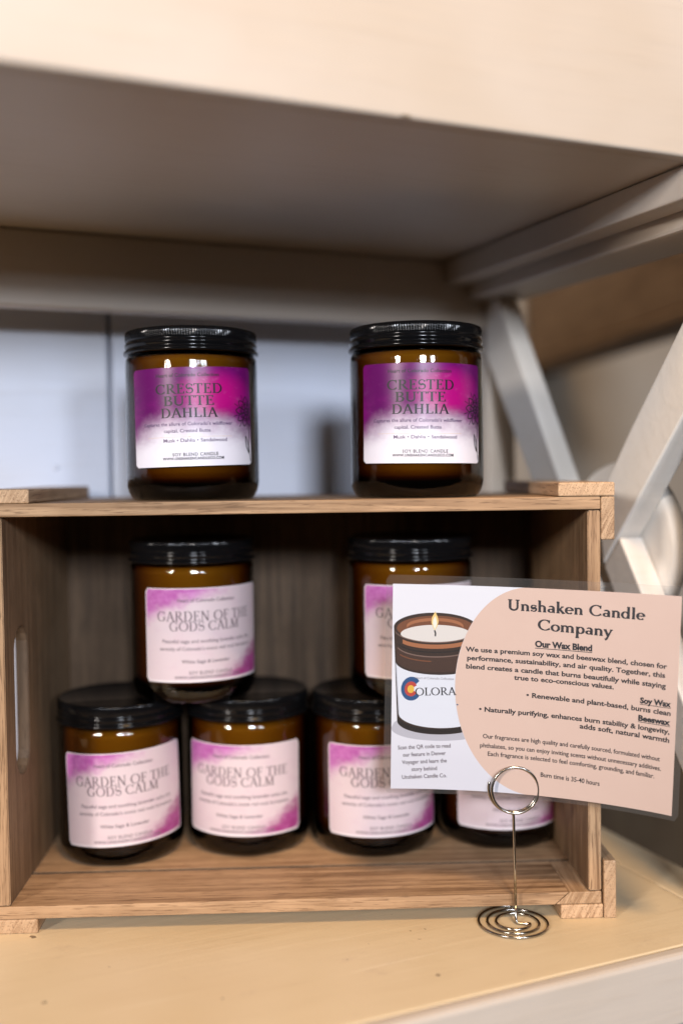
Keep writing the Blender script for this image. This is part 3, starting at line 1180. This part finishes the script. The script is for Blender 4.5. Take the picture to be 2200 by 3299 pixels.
# ------------------------------------------------------------------ wire card holder
HX, HY = 0.0885, 0.5287
RW = 0.00072
ch = thing("card_holder", "nickel wire card holder with a spiral foot standing at the front of the crate", "card holder", (HX, HY, -H), 0)
bm = bmesh.new()
pts = [(0.0002, 0.0, 0.010), (0.0002, -0.0004, 0.0030), (0.0006, -0.0012, 0.0012), (0.0020, -0.0017, 0.0008), (0.0060, -0.0020, 0.0008)]
turns, nn = 2.72, 150
for i in range(nn + 1):
    t = i / nn
    a = -0.28 - 2 * math.pi * turns * t
    rr = 0.0078 + (0.0202 - 0.0078) * t
    pts.append((rr * math.cos(a), rr * math.sin(a), 0.0008))
tube(bm, pts, RW, 12)
finish(bm, "spiral_foot", M['wire'], ch, True)
bm = bmesh.new()
pts = [(0.0002, 0, 0.0103), (-0.0001, 0, 0.030), (-0.0006, 0, 0.0570), (-0.0008, 0, 0.0583), (-0.0014, 0, 0.0592), (-0.0030, -0.0006, 0.0600)]
tube(bm, pts, RW, 12)
finish(bm, "stem", M['wire'], ch, True)
for dy, off, a0, a1 in ((-0.0019, 0.0, -110, 262), (0.0022, -0.0004, 165, 395)):
    bm = bmesh.new()
    rr = 0.0121 if dy < 0 else 0.0128
    pts = []
    for i in range(81):
        a = R(a0 + (a1 - a0) * i / 80)
        pts.append((rr * math.cos(a) + off, dy, 0.0714 + rr * math.sin(a)))
    tube(bm, pts, RW, 12)
    finish(bm, "ring", M['wire'], ch, True)

# ------------------------------------------------------------------ laminated info card held by the wire rings
CW, CH = 0.1500, 0.1070
# three columns of the sheet (bottom point, top point), metres
COLS = [
    (Vector((0.0243, 0.5390, -0.1676)), Vector((0.0267, 0.5390, -0.0582))),
    (Vector((0.0884, 0.5287, -0.1679)), Vector((0.0884, 0.5287, -0.0597))),
    (Vector((0.1644, 0.5100, -0.1744)), Vector((0.1697, 0.5100, -0.0632))),
]
UM = 0.0640 / 0.150


def bez(u, a, b, c):
    # quadratic through a (u=0), b (u=UM), c (u=1)
    la = (u - UM) * (u - 1) / (UM)
    lb = u * (u - 1) / (UM * (UM - 1))
    lc = u * (u - UM) / (1 - UM)
    return a * la + b * lb + c * lc


def card_point(x, y):
    u, v = x / CW, y / CH
    bot = bez(u, COLS[0][0], COLS[1][0], COLS[2][0])
    top = bez(u, COLS[0][1], COLS[1][1], COLS[2][1])
    return bot + (top - bot) * v


CB = Vector((HX, HY, -H))


def card_map(x, y, layer):
    p = card_point(x, y)
    du = card_point(x + 1e-4, y) - card_point(x - 1e-4, y)
    dv = card_point(x, y + 1e-4) - card_point(x, y - 1e-4)
    nrm = du.cross(dv).normalized()        # faces the camera side (-y)
    return p + nrm * (0.00005 * layer) - CB


card = thing("info_card", "laminated printed card about the candle wax, white and peach, held by the wire holder", "card", CB, 0)
sh = Sheet(card_map, ['card', 'ink', 'p_brown', 'p_amber', 'p_wax', 'p_white', 'p_flame', 'p_core', 'p_blue', 'p_red', 'p_yellow', 'p_shade', 'peach', 'ink_grey', 'p_brown2', 'p_black', 'p_glow', 'p_glint', 'p_pale'])
sh.grid(0, CW, 0, CH, 60, 40, 'card', 0, 0, uv=lambda x, y: (x, y))
# layout measured in units of the printed sheet: x 0..1507 right, y 0..1090 down
# (skew of the picture removed with four corner points)
TLp, TRp, BLp, BRp = (57, 97), (1562, 163), (45, 1165), (1506, 1310)


def UVp(px, py):
    """invert the bilinear corner quad of the printed layout"""
    u, v = 0.5, 0.5
    for _ in range(12):
        x = (1 - u) * (1 - v) * TLp[0] + u * (1 - v) * TRp[0] + (1 - u) * v * BLp[0] + u * v * BRp[0]
        y = (1 - u) * (1 - v) * TLp[1] + u * (1 - v) * TRp[1] + (1 - u) * v * BLp[1] + u * v * BRp[1]
        xu = (1 - v) * (TRp[0] - TLp[0]) + v * (BRp[0] - BLp[0])
        yu = (1 - v) * (TRp[1] - TLp[1]) + v * (BRp[1] - BLp[1])
        xv = (1 - u) * (BLp[0] - TLp[0]) + u * (BRp[0] - TRp[0])
        yv = (1 - u) * (BLp[1] - TLp[1]) + u * (BRp[1] - TRp[1])
        det = xu * yv - yu * xv
        ex, ey = px - x, py - y
        u += (ex * yv - ey * xv) / det
        v += (xu * ey - yu * ex) / det
    return u * CW, (1 - v) * CH


def ptext(art, x0, y0, x1, y1, cap, mat='ink', under=False):
    """baseline from (x0,y0) to (x1,y1)"""
    a, b = UVp(x0, y0), UVp(x1, y1)
    rot = math.atan2(b[1] - a[1], b[0] - a[0])
    w = math.hypot(b[0] - a[0], b[1] - a[1])
    h = cap * CH / 1090
    sh.text(art, a[0], a[1], w, h, mat, 4, 'l', rot)
    if under:
        d = Vector((-math.sin(rot), math.cos(rot))) * (-h * 0.22)
        sh.line([(a[0] + (b[0] - a[0]) * i / 6 + d.x, a[1] + (b[1] - a[1]) * i / 6 + d.y) for i in range(7)], h * 0.10, mat, 4)


ptext(serif("Unshaken Candle", .185, .092, .05), 668, 246, 1377, 293, 58)
ptext(serif("Company", .185, .092, .05), 820, 352, 1208, 385, 58)
ptext(sans("Our Wax Blend", .045), 803, 441, 1100, 462, 33, 'ink', True)
ptext(sans("We use a premium soy wax and beeswax blend, chosen for", .026), 438, 461, 1484, 543, 26)
ptext(sans("performance, sustainability, and air quality. Together, this", .026), 445, 507, 1474, 590, 26)
ptext(sans("blend creates a candle that burns beautifully while staying", .026), 438, 552, 1477, 645, 26)
ptext(sans("true to eco-conscious values.", .026), 687, 616, 1207, 661, 26)
ptext(sans("Soy Wax", .045), 1342, 727, 1503, 741, 29, 'ink', True)
ptext(sans("\u2022 Renewable and plant-based, burns clean", .026), 748, 710, 1501, 787, 26)
ptext(sans("Beeswax", .045), 1331, 820, 1498, 837, 29, 'ink', True)
ptext(sans("\u2022 Naturally purifying, enhances burn stability & longevity,", .026), 499, 781, 1495, 883, 26)
ptext(sans("adds soft, natural warmth", .026), 1022, 873, 1493, 928, 26)
ptext(sans("Our fragrances are high quality and carefully sourced, formulated without", .012), 515, 925, 1443, 1028, 24)
ptext(sans("phthalates, so you can enjoy inviting scents without unnecessary additives.", .012), 499, 973, 1448, 1078, 24)
ptext(sans("Each fragrance is selected to feel comforting, grounding, and familiar.", .012), 537, 1020, 1412, 1120, 24)
ptext(sans("Burn time is 35-40 hours", .012), 808, 1136, 1118, 1178, 25)
ptext(sans("Scan the QR code to read", .012), 82, 963, 348, 969, 22, 'ink_grey')
ptext(sans("our feature in Denver", .012), 107, 1003, 323, 1007, 22, 'ink_grey')
ptext(sans("Voyager and learn the", .012), 102, 1042, 327, 1047, 22, 'ink_grey')
ptext(sans("story behind", .012), 149, 1082, 277, 1085, 22, 'ink_grey')
ptext(sans("Unshaken Candle Co.", .012), 102, 1120, 325, 1126, 22, 'ink_grey')


# printed picture of a burning candle, cut by the peach disc at its right
def disc_x(py):
    """right limit of the picture: the left edge of the peach disc on the card at height y"""
    y = py
    t = 1 - ((y - 0.0535) / 0.0537) ** 2
    return 0.0733 - 0.0402 * math.sqrt(max(0.0, t))


def PL(pts):
    return [UVp(*p) for p in pts]


def clipx(pts):
    return [(min(x, disc_x(y) - 0.0001), max(y, 0)) for x, y in pts]


def ell(cx, cy, rx, ry, a0, a1, n=40, sk=0.045):
    """arc in layout units, following the slight skew of the print"""
    out = []
    for i in range(n + 1):
        a = R(a0 + (a1 - a0) * i / n)
        x = cx + rx * math.cos(a)
        out.append((x, cy - ry * math.sin(a) + (x - cx) * sk))
    return out


N = 40


def pic(c1, r1, a1, c2, r2, a2, sk, mat, layer, rows):
    sh.lens(PL(ell(c1[0], c1[1], r1[0], r1[1], a1[0], a1[1], N, sk)), PL(ell(c2[0], c2[1], r2[0], r2[1], a2[0], a2[1], N, sk)), mat, layer, rows, clipx)


UPP, LOW = (180, 0), (180, 360)
# soft contact shade, body, base, glass rim, wax, label
pic((305, 835), (245, 40), UPP, (310, 858), (262, 74), LOW, .04, 'p_shade', 0.6, 8)
pic((284, 330), (222, 76), UPP, (300, 820), (222, 78), LOW, .04, 'p_brown', 1, 30)
pic((288, 420), (214, 68), LOW, (290, 500), (214, 68), LOW, .04, 'p_brown2', 1.2, 10)
pic((300, 790), (221, 80), LOW, (300, 818), (220, 78), LOW, .04, 'p_black', 1.2, 6)
pic((284, 334), (206, 64), UPP, (284, 334), (206, 64), LOW, .03, 'p_amber', 1.5, 10)
pic((280, 322), (150, 40), UPP, (280, 338), (150, 40), UPP, .03, 'p_glow', 1.7, 4)
pic((282, 364), (184, 46), UPP, (282, 364), (184, 44), LOW, .03, 'p_wax', 2, 8)
pic((284, 372), (194, 50), (205, 335), (284, 392), (194, 52), (205, 335), .03, 'p_glow', 2.2, 4)
pic((284, 398), (204, 62), (195, 345), (284, 404), (204, 62), (195, 345), .03, 'p_black', 2.2, 2)
pic((286, 418), (208, 66), (192, 348), (286, 424), (208, 66), (192, 348), .03, 'p_glint', 2.2, 2)
pic((286, 440), (212, 68), (205, 262), (286, 446), (212, 68), (205, 262), .03, 'p_amber', 2.2, 2)
pic((284, 332), (222, 76), (178, 372), (284, 337), (221, 76), (178, 372), .03, 'p_glint', 2.2, 2)
pic((292, 512), (221, 70), (181, 359), (303, 782), (218, 82), (181, 359), .05, 'p_white', 2, 20)
pic((292, 512), (221, 70), (181, 194), (303, 782), (218, 82), (181, 194), .05, 'p_pale', 2.3, 20)
# flame and wick
fl = [(0, 0), (13, -22), (20, -45), (16, -70), (4, -100)]
fr_ = [(0, 0), (-11, -20), (-18, -42), (-15, -68), (4, -100)]
sh.lens(PL([(279 + a, 347 + b) for a, b in fr_]), PL([(279 + a, 347 + b) for a, b in fl]), 'p_flame', 3, 6)
sh.lens(PL([(279 + a * .6, 342 + b * .72) for a, b in fr_]), PL([(279 + a * .6, 342 + b * .72) for a, b in fl]), 'p_core', 3.5, 6)
sh.line(PL([(280, 378), (282, 362), (277, 346)]), 0.0008, 'ink', 3.7)


# round letter C emblem: blue ring open to the right, red ring, golden centre
def ringseg(cx, cy, r0, r1, a0, a1, mat, layer, n=30):
    A, B = [], []
    for i in range(n + 1):
        a = R(a0 + (a1 - a0) * i / n)
        A.append((cx + r0 * math.cos(a) * .92, cy - r0 * math.sin(a) * 1.08))
        B.append((cx + r1 * math.cos(a) * .92, cy - r1 * math.sin(a) * 1.08))
    sh.lens(PL(A), PL(B), mat, layer, 3)


ringseg(152, 648, 34, 58, 38, 318, 'p_blue', 3)
ringseg(150, 649, 17, 36, 25, 330, 'p_red', 3.3)
ringseg(149, 650, 0.5, 19, 0, 360, 'p_yellow', 3.6)
ptext(serif("OLORA", .15, .07, .03), 172, 686, 384, 692, 42)
ptext(sans("Heart of Colorado Collection", -.006), 172, 598, 372, 612, 13, 'ink_grey')
ptext(sans("\u2014\u2014\u2014\u2014\u2014", -.02), 215, 756, 330, 762, 5, 'p_shade')
sh.line(PL([(384, 742), (392, 744)]), 0.0006, 'p_blue', 3.5)
paper = sh.build("printed_paper", card)
# clear laminate pouch, front and back sheet welded at the margins
fm = Sheet(card_map, ['film'])
fm.grid(-0.0036, CW + 0.0036, -0.0022, CH + 0.0047, 60, 40, 'film', 5.5, 0.002)
fm.grid(-0.0036, CW + 0.0036, -0.0022, CH + 0.0047, 60, 40, 'film', -2.5, 0.002)
fm.build("clear_laminate", card)
